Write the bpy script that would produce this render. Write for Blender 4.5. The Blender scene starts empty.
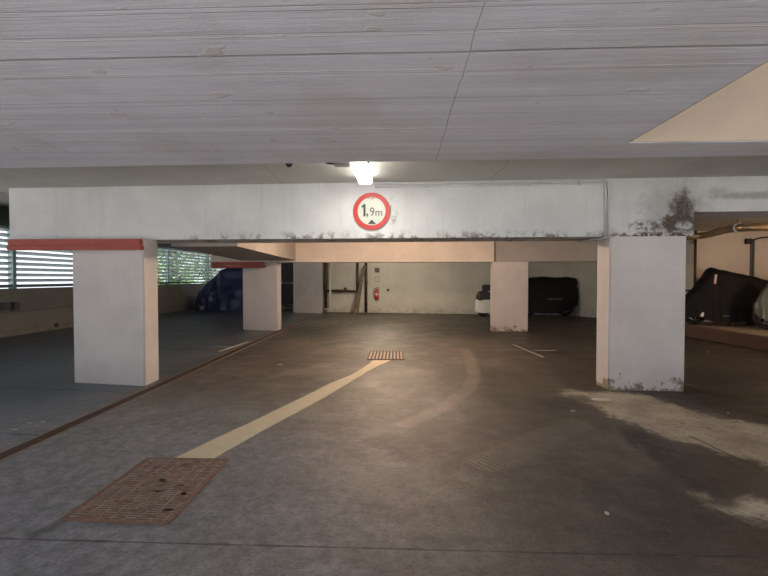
import bpy, bmesh, math, random
from mathutils import Vector, Matrix, noise
random.seed(7)
SC = bpy.context.scene
COL = SC.collection
PI = math.pi

# ------------------------------------------------------------------ camera
F = 440.0
YAW = math.atan(15 / F); PITCH = math.atan(10 / F)
CAMZ = 1.5
cd = bpy.data.cameras.new('camera'); cam = bpy.data.objects.new('camera', cd); COL.objects.link(cam)
cd.sensor_width = 36; cd.lens = F * 36 / 768; cd.clip_start = 0.05; cd.clip_end = 300
cam.location = (0, 0, CAMZ); cam.rotation_euler = (PI / 2 - PITCH, 0, YAW)
SC.camera = cam
RM = cam.rotation_euler.to_matrix()
def ray(u, v): return RM @ Vector(((u - 384) / F, (288 - v) / F, -1))
def gp(u, v, z=0.0):                      # photo point lying on the level z
    d = ray(u, v); t = (z - CAMZ) / d.z
    return Vector((d.x * t, d.y * t, z))
def yp(u, v, Y):                          # photo point lying at distance Y
    d = ray(u, v); t = Y / d.y
    return Vector((d.x * t, Y, CAMZ + d.z * t))

# ------------------------------------------------------------------ nodes
class NT:
    def __init__(s, name):
        s.mat = bpy.data.materials.new(name); s.mat.use_nodes = True
        s.t = s.mat.node_tree; s.t.nodes.clear()
        s.out = s.t.nodes.new('ShaderNodeOutputMaterial')
        s.b = s.t.nodes.new('ShaderNodeBsdfPrincipled')
        s.t.links.new(s.b.outputs[0], s.out.inputs[0])
        g = s.t.nodes.new('ShaderNodeNewGeometry'); s.P = g.outputs['Position']
        x = s.t.nodes.new('ShaderNodeSeparateXYZ'); s.t.links.new(s.P, x.inputs[0])
        s.x, s.y, s.z = x.outputs
    def put(s, sock, v):
        if v is None: return
        if hasattr(v, 'links'): s.t.links.new(v, sock)
        else:
            if sock.type == 'RGBA' and hasattr(v, '__len__') and len(v) == 3: v = (*v, 1)
            sock.default_value = v
    def m(s, op, a, b=None, c=None, clamp=False):
        n = s.t.nodes.new('ShaderNodeMath'); n.operation = op; n.use_clamp = clamp
        for i, v in enumerate((a, b, c)): s.put(n.inputs[i], v)
        return n.outputs[0]
    def sm(s, v, a, b, lo=0.0, hi=1.0):    # smooth ramp
        n = s.t.nodes.new('ShaderNodeMapRange'); n.interpolation_type = 'SMOOTHSTEP'
        s.put(n.inputs[0], v)
        for i, q in enumerate((a, b, lo, hi)): n.inputs[i + 1].default_value = q
        return n.outputs[0]
    def noise(s, scale=5, detail=4, rough=.6, stretch=(1, 1, 1), off=(0, 0, 0), dist=0):
        mp = s.t.nodes.new('ShaderNodeMapping'); s.put(mp.inputs[0], s.P)
        mp.inputs['Scale'].default_value = stretch; mp.inputs['Location'].default_value = off
        n = s.t.nodes.new('ShaderNodeTexNoise'); s.t.links.new(mp.outputs[0], n.inputs['Vector'])
        n.inputs['Scale'].default_value = scale; n.inputs['Detail'].default_value = detail
        n.inputs['Roughness'].default_value = rough; n.inputs['Distortion'].default_value = dist
        return n.outputs[0]
    def mix(s, f, a, b, mode='MIX'):
        n = s.t.nodes.new('ShaderNodeMix'); n.data_type = 'RGBA'; n.blend_type = mode
        s.put(n.inputs[0], f); s.put(n.inputs[6], a); s.put(n.inputs[7], b)
        return n.outputs[2]
    def seg(s, a, b, w, soft, wob=None):   # 1 near the floor segment a-b
        ax, ay = a[0], a[1]; dx, dy = b[0] - ax, b[1] - ay; L2 = dx * dx + dy * dy
        px = s.m('SUBTRACT', s.x, ax); py = s.m('SUBTRACT', s.y, ay)
        t = s.m('DIVIDE', s.m('ADD', s.m('MULTIPLY', px, dx), s.m('MULTIPLY', py, dy)), L2, clamp=True)
        ex = s.m('SUBTRACT', px, s.m('MULTIPLY', t, dx)); ey = s.m('SUBTRACT', py, s.m('MULTIPLY', t, dy))
        d = s.m('SQRT', s.m('ADD', s.m('MULTIPLY', ex, ex), s.m('MULTIPLY', ey, ey)))
        if wob is not None: d = s.m('ADD', d, wob)
        return s.sm(d, w, w + soft, 1, 0)
    def blob(s, u, v, cu, cv, ru, rv, wob=None, soft=.6):
        du = s.m('DIVIDE', s.m('SUBTRACT', u, cu), ru); dv = s.m('DIVIDE', s.m('SUBTRACT', v, cv), rv)
        d = s.m('SQRT', s.m('ADD', s.m('MULTIPLY', du, du), s.m('MULTIPLY', dv, dv)))
        if wob is not None: d = s.m('ADD', d, wob)
        return s.sm(d, 1 - soft, 1 + soft, 1, 0)
    def mx(s, *a):
        r = a[0]
        for q in a[1:]: r = s.m('MAXIMUM', r, q)
        return r
    def fin(s, col, rough=.7, bump=None, bs=.3, bd=.02, metal=0, spec=.5, emit=None, es=0, alpha=None):
        s.put(s.b.inputs['Base Color'], col); s.put(s.b.inputs['Roughness'], rough)
        s.put(s.b.inputs['Metallic'], metal); s.put(s.b.inputs['Specular IOR Level'], spec)
        if emit: s.put(s.b.inputs['Emission Color'], emit); s.b.inputs['Emission Strength'].default_value = es
        if alpha is not None: s.put(s.b.inputs['Alpha'], alpha)
        if bump is not None:
            n = s.t.nodes.new('ShaderNodeBump'); n.inputs['Strength'].default_value = bs
            n.inputs['Distance'].default_value = bd; s.put(n.inputs['Height'], bump)
            s.t.links.new(n.outputs[0], s.b.inputs['Normal'])
        return s.mat

def plain(name, c, rough=.6, metal=0, var=.25, scale=12, spec=.5, bs=.15):
    n = NT(name); q = n.noise(scale, 4)
    c2 = tuple(x * (1 - var) for x in c); c1 = tuple(min(1, x * (1 + var * .5)) for x in c)
    return n.fin(n.mix(q, c2, c1), rough, bump=n.noise(scale * 6, 3), bs=bs, bd=.004, metal=metal, spec=spec)

def paint_mat(name, c=(.66, .655, .64), kind='wall'):
    n = NT(name)
    big = n.noise(1.3, 5, .65); fine = n.noise(22, 4, .6)
    col = n.mix(n.sm(big, .3, .7), tuple(v * .86 for v in c), c)
    col = n.mix(n.m('MULTIPLY', n.sm(fine, .55, .8), .25), col, tuple(v * .75 for v in c))
    bump = n.m('ADD', fine, n.m('MULTIPLY', big, .6))
    if kind == 'beam':
        # mould along the lower edge and the big black patches above the right column
        q = n.noise(9, 6, .75); q2 = n.noise(2.2, 3, .5, off=(3, 1, 2)); q3 = n.noise(40, 3, .7)
        low = n.sm(n.z, 2.02, 2.19, 1, 0)
        sp = n.m('MULTIPLY', n.m('MULTIPLY', low, n.sm(q, .47, .58)), n.sm(q2, .38, .54))
        sp = n.m('MULTIPLY', sp, n.sm(n.x, -3.4, -2.6))
        edge = n.m('MULTIPLY', n.sm(n.z, 2.035, 2.06, 1, 0), n.sm(q, .38, .5))
        edge = n.m('MULTIPLY', edge, n.sm(n.x, -2, 0))
        w = n.m('MULTIPLY', n.m('SUBTRACT', q, .5), 2.2)
        b1 = n.m('MULTIPLY', n.blob(n.x, n.z, 3.72, 2.42, .14, .19, w, .5), .95)
        ring = n.m('SUBTRACT', n.blob(n.x, n.z, 3.68, 2.22, .24, .12, w, .25), n.blob(n.x, n.z, 3.74, 2.19, .1, .05, w, .3), clamp=True)
        ring = n.m('MULTIPLY', ring, n.sm(q3, .2, .45))
        b2 = n.m('MULTIPLY', n.blob(n.x, n.z, 3.26, 2.17, .24, .1, w, .3), n.sm(q, .42, .58))
        b3 = n.m('MULTIPLY', n.blob(n.x, n.z, 3.45, 2.07, .8, .04, w, .4), n.sm(q, .42, .52))
        halo = n.m('MULTIPLY', n.blob(n.x, n.z, 3.62, 2.38, .4, .34, w, .6), .5)
        b4 = n.m('MULTIPLY', n.blob(n.x, n.z, 4.9, 2.57, .9, .045, w, .5), .65)
        b5 = n.m('MULTIPLY', n.blob(n.x, n.z, 4.15, 2.62, .13, .07, w, .6), .45)
        sg = n.m('MULTIPLY', n.blob(n.x, n.z, -.08, 2.42, .06, .2, w, .5), n.sm(q, .47, .6))
        mask = n.mx(sp, edge, b1, ring, b2, b3, sg)
        col = n.mix(n.m('MULTIPLY', n.mx(halo, b4, b5), .9), col, (.22, .2, .19))
        brown = n.mix(n.sm(q3, .4, .6), (.022, .017, .014), (.095, .065, .042))
        col = n.mix(n.m('MULTIPLY', mask, .95), col, brown)
        strk = n.noise(5, 4, .7, stretch=(1.5, 1, .12))
        col = n.mix(n.m('MULTIPLY', n.sm(strk, .52, .75), .22), col, (.33, .31, .29))
    if kind == 'column':
        q = n.noise(5, 5, .7)
        h = n.m('ADD', n.z, n.m('MULTIPLY', n.m('SUBTRACT', q, .5), -1.0))
        right = n.sm(n.x, 1.5, 2.4)
        peel = n.m('MULTIPLY', n.sm(h, .075, .09, 1, 0), right)
        peel2 = n.m('MULTIPLY', n.sm(h, -.14, -.12, 1, 0), n.m('SUBTRACT', 1, right))
        pc = n.mix(n.sm(fine, .35, .65), (.17, .135, .1), (.36, .3, .23))
        col = n.mix(n.m('MULTIPLY', n.sm(n.z, .0, .5, 1, 0), n.m('MULTIPLY', q, .45)), col, (.36, .33, .3))
        # faint block courses
        mz = n.m('ABSOLUTE', n.m('SUBTRACT', n.m('FRACT', n.m('DIVIDE', n.z, .53)), .5))
        col = n.mix(n.m('MULTIPLY', n.sm(mz, .488, .498), .2), col, (.4, .38, .36))
        col = n.mix(n.mx(peel, peel2), col, pc)
        bump = n.m('SUBTRACT', bump, n.m('MULTIPLY', peel, 4))
    if kind == 'ceil':
        cr = None
        wob = n.m('MULTIPLY', n.m('SUBTRACT', n.noise(3, 4, .6), .5), .12)
        for X in (1.24, 3.4, -1.6):
            d = n.m('ABSOLUTE', n.m('SUBTRACT', n.m('ADD', n.x, wob), X)); k = n.sm(d, .004, .012, 1, 0)
            cr = k if cr is None else n.mx(cr, k)
        col = n.mix(n.m('MULTIPLY', cr, .5), col, (.3, .29, .27))
    if kind == 'wall':
        q = n.noise(6, 5, .7)
        col = n.mix(n.m('MULTIPLY', n.sm(n.z, 0, .45, 1, 0), n.sm(q, .4, .7)), col, tuple(v * .55 for v in c))
    return n.fin(col, .62, bump=bump, bs=.25, bd=.012, spec=.3)

def slab_mat():
    n = NT('board_marked_paint')
    wob = n.m('MULTIPLY', n.m('SUBTRACT', n.noise(.6, 3, .5), .5), .03)
    yy = n.m('ADD', n.m('ADD', n.y, wob), n.m('MULTIPLY', n.x, .004))
    tone = n.noise(3, 3, .5, stretch=(.15, 3, 1)); strk = n.noise(9, 5, .7, stretch=(.35, 9, 1)); fine = n.noise(60, 3, .7)
    blot = n.noise(1.1, 4, .6)
    col = n.mix(n.sm(tone, .3, .7), (.74, .74, .83), (.84, .84, .94))
    col = n.mix(n.m('MULTIPLY', n.sm(strk, .45, .8), .3), col, (.5, .48, .52))
    col = n.mix(n.m('MULTIPLY', n.sm(blot, .45, .65), .35), col, (.56, .53, .54))
    fr = n.m('ABSOLUTE', n.m('SUBTRACT', n.m('FRACT', n.m('DIVIDE', yy, .19)), .5))
    seam = n.m('MULTIPLY', n.sm(fr, .472, .492), .4)
    dark = lite = None
    for Y, w in ((2.08, .011), (1.74, .003), (2.6, .003)):
        k = n.sm(n.m('ABSOLUTE', n.m('SUBTRACT', yy, Y)), w * .4, w, 1, 0); dark = k if dark is None else n.mx(dark, k)
    for Y, w in ((2.25, .005), (3.12, .009), (1.92, .004), (2.47, .003)):
        k = n.sm(n.m('ABSOLUTE', n.m('SUBTRACT', yy, Y)), w * .4, w, 1, 0); lite = k if lite is None else n.mx(lite, k)
    lite = n.m('MULTIPLY', lite, n.sm(n.noise(2.3, 3, .6, off=(5, 2, 1)), .25, .45))
    wc = n.m('MULTIPLY', n.m('SUBTRACT', n.noise(4, 4, .6), .5), .035)
    ck = n.mx(*[n.sm(n.m('ABSOLUTE', n.m('SUBTRACT', n.m('ADD', n.x, wc), X)), .001, .006, 1, 0) for X in (.33, -2.75)])
    col = n.mix(n.m('MULTIPLY', n.mx(dark, n.m('MULTIPLY', ck, .55), seam), .6), col, (.2, .19, .2))
    col = n.mix(n.m('MULTIPLY', lite, .8), col, (.95, .94, .93))
    spot = n.m('MULTIPLY', n.sm(n.noise(7, 2, .4, stretch=(.6, 1, 1), off=(2, 7, 0)), .7, .73), .7)
    col = n.mix(spot, col, (.68, .66, .64))
    h = n.m('ADD', n.m('ADD', n.m('MULTIPLY', strk, 1.1), n.m('MULTIPLY', fine, .3)), n.m('MULTIPLY', tone, 1.5))
    h = n.m('ADD', n.m('SUBTRACT', h, n.m('MULTIPLY', n.mx(dark, ck, seam), 1.2)), n.m('MULTIPLY', n.mx(lite, spot), 1.0))
    return n.fin(col, .55, bump=h, bs=.4, bd=.009, spec=.35)

def floor_mat():
    n = NT('worn_asphalt_floor')
    big = n.noise(.55, 6, .62); mid = n.noise(2.3, 6, .68, off=(4, 1, 0)); fine = n.noise(38, 4, .75); grit = n.noise(120, 2, .6)
    swirl = n.noise(1.1, 5, .6, dist=1.8, off=(9, 3, 1)); med = n.noise(11, 5, .72, off=(3, 3, 3))
    col = n.mix(n.sm(big, .42, .58), (.042, .036, .03), (.115, .1, .085))
    col = n.mix(n.m('MULTIPLY', n.sm(mid, .48, .62), .38), col, (.16, .14, .118))
    col = n.mix(n.m('MULTIPLY', n.sm(swirl, .5, .62), .5), col, (.03, .026, .022))
    col = n.mix(n.m('MULTIPLY', n.sm(med, .5, .64), .35), col, (.17, .15, .13))
    col = n.mix(n.m('MULTIPLY', n.sm(med, .34, .47, 1, 0), .5), col, (.02, .018, .016))
    # left bay and front left: lighter concrete, with blue sky light painted into its colour
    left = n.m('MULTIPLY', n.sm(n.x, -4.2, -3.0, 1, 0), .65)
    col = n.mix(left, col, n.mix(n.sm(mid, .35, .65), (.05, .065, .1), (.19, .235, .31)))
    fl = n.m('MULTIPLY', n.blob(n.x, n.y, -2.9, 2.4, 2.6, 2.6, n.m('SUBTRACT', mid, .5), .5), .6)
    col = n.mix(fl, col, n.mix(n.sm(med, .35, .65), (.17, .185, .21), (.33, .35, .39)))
    wn = n.m('MULTIPLY', n.m('SUBTRACT', n.noise(1.7, 6, .7, off=(1, 8, 2)), .5), 1.5)
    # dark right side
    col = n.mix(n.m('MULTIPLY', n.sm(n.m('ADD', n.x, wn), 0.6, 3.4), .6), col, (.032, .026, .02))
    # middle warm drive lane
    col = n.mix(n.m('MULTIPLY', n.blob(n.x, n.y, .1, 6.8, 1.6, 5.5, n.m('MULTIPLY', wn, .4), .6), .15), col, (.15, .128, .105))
    # pale concrete where the coat is worn away, by the right column
    pts = [gp(575, 394), gp(625, 402), gp(690, 424), gp(830, 462)]
    w2 = n.m('ADD', n.m('MULTIPLY', wn, .55), n.m('MULTIPLY', n.m('SUBTRACT', med, .5), .5))
    pale = n.mx(n.seg(pts[0], pts[1], .02, .28, w2), n.seg(pts[1], pts[2], .38, .16, w2), n.seg(pts[2], pts[3], .5, .16, w2), n.seg(gp(735, 506), gp(850, 520), .05, .22, w2))
    pale = n.m('MULTIPLY', pale, n.sm(n.noise(4, 6, .75, off=(2, 2, 5)), .3, .46))
    pc = n.mix(n.sm(mid, .35, .65), (.29, .255, .205), (.5, .45, .36))
    col = n.mix(n.m('MULTIPLY', pale, .95), col, pc)
    # scuffs and tyre tracks
    tread = n.sm(n.m('ABSOLUTE', n.m('SUBTRACT', n.m('FRACT', n.m('MULTIPLY', n.m('ADD', n.x, n.m('MULTIPLY', n.y, .7)), 17)), .5)), .1, .35)
    def poly(P, w, soft): return n.mx(*[n.seg(P[i], P[i + 1], w, soft, n.m('MULTIPLY', wn, .05)) for i in range(len(P) - 1)])
    t1 = poly([gp(*p) for p in ((405, 424), (430, 414), (455, 400), (470, 388), (475, 376), (470, 360), (466, 350))], .06, .08)
    t2 = poly([gp(*p) for p in ((488, 462), (535, 442), (575, 424))], .13, .08)
    t3 = poly([gp(*p) for p in ((452, 408), (510, 412), (548, 418), (575, 420))], .05, .05)
    t4 = poly([gp(*p) for p in ((275, 480), (320, 470), (420, 480))], .02, .25)
    col = n.mix(n.m('MULTIPLY', t1, .55), col, (.22, .19, .16))
    col = n.mix(n.m('MULTIPLY', n.m('MULTIPLY', t2, tread), .6), col, (.19, .165, .135))
    col = n.mix(n.m('MULTIPLY', n.m('MULTIPLY', t3, tread), .4), col, (.17, .15, .12))
    col = n.mix(n.m('MULTIPLY', t4, .15), col, (.2, .19, .18))
    t5 = poly([gp(*p) for p in ((632, 432), (655, 450), (680, 470), (720, 500))], .05, .12)
    col = n.mix(n.m('MULTIPLY', n.m('MULTIPLY', t5, n.sm(mid, .38, .5)), .8), col, (.022, .019, .016))
    t6 = n.m('MULTIPLY', n.seg(gp(640, 438), gp(652, 446), .1, .1, w2), n.sm(n.noise(11, 4, .7), .4, .5))
    col = n.mix(t6, col, (.012, .011, .01))
    # oil round the small grate, dark streak left of the big one
    ol = n.blob(n.x, n.y, gp(386, 356).x, gp(386, 356).y, .8, 1.1, w2, .5)
    col = n.mix(n.m('MULTIPLY', ol, .5), col, (.04, .033, .028))
    st = n.seg(gp(66, 520), gp(36, 534), .015, .05, n.m('MULTIPLY', wn, .03))
    col = n.mix(n.m('MULTIPLY', st, .7), col, (.045, .045, .045))
    st2 = n.seg(gp(0, 352), gp(70, 352), .1, .5, w2)
    # joints
    jw = n.m('MULTIPLY', n.m('SUBTRACT', n.noise(5, 4, .6), .5), .03)
    j = n.mx(*[n.seg(gp(*a), gp(*b), .002, w, jw) for a, b, w in (
        ((-60, 537), (420, 550), .008), ((420, 550), (860, 559), .008), ((-80, 429), (52, 436), .018),
        ((-80, 384), (160, 394), .02), ((-60, 359), (240, 366), .025), ((-20, 346), (250, 351), .03),
        ((540, 352), (600, 372), .03), ((690, 436), (775, 476), .012))])
    col = n.mix(n.m('MULTIPLY', j, .8), col, (.014, .013, .012))
    col = n.mix(n.m('MULTIPLY', n.sm(grit, .55, .7), .4), col, (.3, .28, .26))
    col = n.mix(n.m('MULTIPLY', n.sm(fine, .5, .65), .45), col, (.03, .028, .026))
    col = n.mix(.13, col, (0, 0, 0))
    rough = n.m('ADD', n.sm(mid, .3, .7, .42, .62), n.m('MULTIPLY', pale, .2))
    rough = n.m('SUBTRACT', rough, n.m('MULTIPLY', left, .22))
    h = n.m('ADD', n.m('MULTIPLY', grit, .5), n.m('ADD', fine, n.m('MULTIPLY', mid, 1.2)))
    h = n.m('SUBTRACT', h, n.m('MULTIPLY', j, 2))
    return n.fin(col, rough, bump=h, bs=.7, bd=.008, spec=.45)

M = {}
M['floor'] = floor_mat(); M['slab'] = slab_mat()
M['beam'] = paint_mat('beam_paint', (.64, .645, .65), 'beam')
M['column'] = paint_mat('column_paint', (.62, .575, .555), 'column')
M['ceil'] = paint_mat('ceiling_paint', (.6, .59, .55), 'ceil')
M['wall'] = paint_mat('wall_paint', (.58, .565, .5), 'wall')
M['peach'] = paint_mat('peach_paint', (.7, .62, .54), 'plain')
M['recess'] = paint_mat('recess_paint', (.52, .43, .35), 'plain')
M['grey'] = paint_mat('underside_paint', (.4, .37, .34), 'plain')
M['concrete'] = paint_mat('bare_concrete', (.27, .255, .22), 'wall')
M['darkwall'] = paint_mat('dark_wall_paint', (.05, .052, .055), 'plain')
M['red'] = plain('red_bumper_paint', (.36, .065, .04), .55, var=.35)
M['rust'] = plain('rusty_steel', (.1, .062, .045), .75, .2, var=.6, scale=18)
M['rustpale'] = plain('worn_rusty_steel', (.27, .205, .165), .6, .25, var=.65, scale=11)
M['rustrim'] = plain('orange_rust_rim', (.19, .11, .075), .8, .1, var=.5, scale=30)
M['rustpipe'] = plain('tarnished_pipe', (.42, .32, .2), .35, .7, var=.4)
M['pit'] = plain('drain_pit', (.018, .014, .011), .9)
M['line'] = plain('cream_strip', (.46, .4, .29), .75, var=.22, scale=8)
M['mark'] = plain('white_floor_paint', (.5, .5, .48), .7, var=.5, scale=20)
M['zinc'] = plain('zinc_conduit', (.6, .6, .6), .45, .3, var=.2)
M['whitepipe'] = plain('white_pipe', (.6, .57, .52), .45)
M['brownpipe'] = plain('brown_pipe', (.055, .03, .024), .5)
M['wood'] = plain('weathered_plank', (.16, .115, .085), .75, var=.4, scale=9)
M['black'] = plain('black_cover_cloth', (.006, .006, .007), .65, var=.3, scale=5, spec=.25)
M['blacksheen'] = plain('black_nylon', (.02, .018, .018), .5, var=.4, scale=5)
M['tyre'] = plain('tyre_rubber', (.012, .012, .012), .8)
M['metal'] = plain('dull_steel', (.25, .25, .25), .4, .8)
M['dark'] = plain('dark_plastic', (.03, .03, .033), .5)
M['boxgrey'] = plain('grey_box', (.1, .1, .105), .5)
M['white'] = plain('white_plastic', (.65, .66, .66), .35, var=.1)
M['signred'] = plain('sign_red', (.46, .02, .016), .45, var=.18, scale=14)
M['signwhite'] = plain('sign_white', (.5, .52, .47), .45, var=.1, scale=10)
M['signblack'] = plain('sign_black', (.02, .02, .02), .5)
M['signfade'] = plain('sign_faded_grey', (.13, .125, .12), .5, var=.3)
M['signpink'] = plain('sign_faded_pink', (.62, .36, .3), .5)
M['extred'] = plain('extinguisher_red', (.42, .03, .03), .3)
M['kerb'] = plain('red_kerb', (.11, .06, .042), .8, var=.5, scale=6)
M['platform'] = plain('platform_concrete', (.28, .24, .19), .8, var=.35, scale=5)
M['slat'] = plain('louvre_aluminium', (.3, .36, .4), .45, .2, var=.15)
M['post'] = plain('louvre_post', (.3, .42, .42), .5, .2)
M['greenrail'] = plain('green_rail', (.03, .065, .05), .6)
M['tarp'] = plain('navy_tarpaulin', (.022, .032, .1), .33, var=.3, scale=3)
M['plastic'] = NT('clear_green_plastic').fin((.15, .185, .15), .25, spec=.6, alpha=.82)
M['gold'] = plain('brass_screen', (.6, .42, .14), .3, .5)
M['leaf'] = plain('leaf_green', (.12, .3, .05), .6, var=.6, scale=2)
M['leaf2'] = plain('leaf_dark', (.06, .16, .035), .6, var=.6, scale=2)
M['bark'] = plain('bark', (.09, .065, .045), .9)
M['grass'] = plain('grass_ground', (.1, .15, .05), .9)
M['outside'] = plain('bounce_forecourt', (.58, .56, .54), .9)
M['scrap'] = plain('pale_paper', (.5, .46, .4), .8)
n = NT('lamp_diffuser'); M['lamp'] = n.fin((.9, .9, .88), .4, emit=(1, .96, .88), es=9)
n = NT('warm_lamp_diffuser'); M['lampwarm'] = n.fin((.9, .85, .75), .4, emit=(1, .74, .5), es=6)

# ------------------------------------------------------------------ mesh helpers
def obj(name, bm, mat, parent=None, origin=None, smooth=False, bevel=0):
    """bm holds world coordinates; the origin is moved to the base centre or the given point"""
    if bevel:
        bmesh.ops.bevel(bm, geom=list(bm.edges), offset=bevel, segments=2, affect='EDGES', profile=.6)
    bmesh.ops.recalc_face_normals(bm, faces=bm.faces)
    if origin is None:
        xs = [v.co.x for v in bm.verts]; ys = [v.co.y for v in bm.verts]; zs = [v.co.z for v in bm.verts]
        origin = Vector(((min(xs) + max(xs)) / 2, (min(ys) + max(ys)) / 2, min(zs)))
    origin = Vector(origin)
    for v in bm.verts: v.co -= origin
    me = bpy.data.meshes.new(name); bm.to_mesh(me); bm.free()
    if smooth:
        for p in me.polygons: p.use_smooth = True
    me.materials.append(M[mat] if isinstance(mat, str) else mat)
    o = bpy.data.objects.new(name, me); COL.objects.link(o)
    if parent is not None:
        o.parent = parent
        pw = parent.location.copy()
        pp = parent.parent
        while pp: pw += pp.location; pp = pp.parent
        o.location = origin - pw
    else: o.location = origin
    return o
def lobj(name, bm, mat, parent, smooth=False, bevel=0):
    """bm in the parent's own coordinates"""
    if bevel: bmesh.ops.bevel(bm, geom=list(bm.edges), offset=bevel, segments=2, affect='EDGES')
    bmesh.ops.recalc_face_normals(bm, faces=bm.faces)
    me = bpy.data.meshes.new(name); bm.to_mesh(me); bm.free()
    if smooth:
        for p in me.polygons: p.use_smooth = True
    me.materials.append(M[mat]); o = bpy.data.objects.new(name, me); COL.objects.link(o); o.parent = parent
    return o
def tag(o, label, cat, group=None, kind=None):
    if label: o['label'] = label
    if cat: o['category'] = cat
    if group: o['group'] = group
    if kind: o['kind'] = kind
    return o
def struct(name, bm, mat, **k):
    o = obj(name, bm, mat, **k); o['kind'] = 'structure'; return o
def empty(name, loc, label, cat, group=None, rz=0):
    o = bpy.data.objects.new(name, None); COL.objects.link(o); o.location = loc; o.rotation_euler = (0, 0, rz)
    o.empty_display_size = .1
    return tag(o, label, cat, group)
def B(): return bmesh.new()
def box(bm, x0, x1, y0, y1, z0, z1):
    return prism(bm, [(x0, y0), (x1, y0), (x1, y1), (x0, y1)], z0, z1)
def prism(bm, P, z0, z1):
    n = len(P)
    a = [bm.verts.new((p[0], p[1], z0)) for p in P]; b = [bm.verts.new((p[0], p[1], z1)) for p in P]
    bm.faces.new(a[::-1]); bm.faces.new(b)
    for i in range(n): bm.faces.new((a[i], a[(i + 1) % n], b[(i + 1) % n], b[i]))
    return bm
def tube(bm, pts, r, seg=12, cap=True):
    pts = [Vector(p) for p in pts]; rs = r if hasattr(r, '__len__') else [r] * len(pts)
    rings = []; up = None
    for i, p in enumerate(pts):
        d = (pts[min(i + 1, len(pts) - 1)] - pts[max(i - 1, 0)]).normalized()
        if up is None: up = d.orthogonal().normalized()
        up = (up - d * up.dot(d)).normalized(); sd = d.cross(up)
        rings.append([bm.verts.new(p + (up * math.cos(2 * PI * k / seg) + sd * math.sin(2 * PI * k / seg)) * rs[i]) for k in range(seg)])
    for a, b in zip(rings, rings[1:]):
        for k in range(seg): bm.faces.new((a[k], a[(k + 1) % seg], b[(k + 1) % seg], b[k]))
    if cap: bm.faces.new(rings[0][::-1]); bm.faces.new(rings[-1])
    return bm
def bend(pts, r=.08, n=5):                 # round the corners of a path
    pts = [Vector(p) for p in pts]; out = [pts[0]]
    for a, b, c in zip(pts, pts[1:], pts[2:]):
        p0 = b + (a - b).normalized() * r; p1 = b + (c - b).normalized() * r
        for i in range(n + 1):
            t = i / n; out.append(p0 * (1 - t) ** 2 + b * 2 * t * (1 - t) + p1 * t * t)
    out.append(pts[-1]); return out
def lathe(bm, prof, c, axis='z', seg=24):
    rings = []
    for r, h in prof:
        ring = []
        for k in range(seg):
            a = 2 * PI * k / seg; p = (r * math.cos(a), r * math.sin(a), h)
            if axis == 'y': p = (p[0], h, p[1])
            if axis == 'x': p = (h, p[0], p[1])
            ring.append(bm.verts.new(Vector(p) + Vector(c)))
        rings.append(ring)
    for a, b in zip(rings, rings[1:]):
        for k in range(seg): bm.faces.new((a[k], a[(k + 1) % seg], b[(k + 1) % seg], b[k]))
    bm.faces.new(rings[0][::-1]); bm.faces.new(rings[-1]); return bm
def torus(bm, c, R, r, axis='y', seg=32, sub=10):
    V = []
    for i in range(seg):
        a = 2 * PI * i / seg; ring = []
        for k in range(sub):
            b = 2 * PI * k / sub; rr = R + r * math.cos(b); h = r * math.sin(b)
            p = (rr * math.cos(a), h, rr * math.sin(a)) if axis == 'y' else (rr * math.cos(a), rr * math.sin(a), h)
            ring.append(bm.verts.new(Vector(p) + Vector(c)))
        V.append(ring)
    for i in range(seg):
        for k in range(sub): bm.faces.new((V[i][k], V[(i + 1) % seg][k], V[(i + 1) % seg][(k + 1) % sub], V[i][(k + 1) % sub]))
    return bm

# ------------------------------------------------------------------ the setting
HB = 2.05       # underside of the front beam
HC = 2.82       # ceiling
HS = 2.55       # near slab
Y1 = 6.095      # front face of the front beam (at the sign); the beam stands slightly askew
SK = .04
def yb(x): return 6.08 - SK * x
def bp(u, v, off=0.0):                   # photo point on the beam's face
    d = ray(u, v); t = (6.08 - off) / (d.y + SK * d.x)
    return Vector((d.x * t, d.y * t, CAMZ + d.z * t))
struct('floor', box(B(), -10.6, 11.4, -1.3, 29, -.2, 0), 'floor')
bm = B(); box(bm, -60, 60, -40, 60, -.35, -.22)
struct('ground', bm, 'outside')  # unseen ground outside, kept pale so sunlight bounces up onto the near slab
# near slab (board marked), with the opening on the right: left part, back part and the strip beyond the opening
XR = gp(628, 143, HS).x; YR = gp(628, 143, HS).y; YE = gp(384, 161, HS).y
bm = B()
L = [(-6.1, -.9), (XR, -.9), (XR, YR), (11, YR - .02), (11, YE - .3), (-6.1, YE + .2)]
prism(bm, L, HS, 3.3)
struct('ceiling_slab', bm, 'slab')
struct('ceiling_recess', box(B(), XR - .05, 11, -.9, YR + .3, 3.3, 3.5), 'recess')
struct('trim_1', box(B(), XR + .001, 11, YR - .03, YR - .021, HS + .0005, 3.3), 'recess')
struct('trim_2', box(B(), XR + .002, XR + .01, -.9, YR - .03, HS + .0005, 3.3), 'recess')
struct('ceiling', prism(B(), [(-6.1, YE + .19), (11, YE - .31), (11, 20.5), (-5.6, 20.5), (-5.6, 7), (-6.1, 7)], HC, 3.3), 'ceil')
struct('roof_slab', box(B(), -10.9, 11.6, -1.1, 29.4, 3.55, 3.8), 'darkwall')
struct('ceiling_left', box(B(), -10.6, -5.4, -.9, 29, 3.3, 3.5), 'darkwall')

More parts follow.
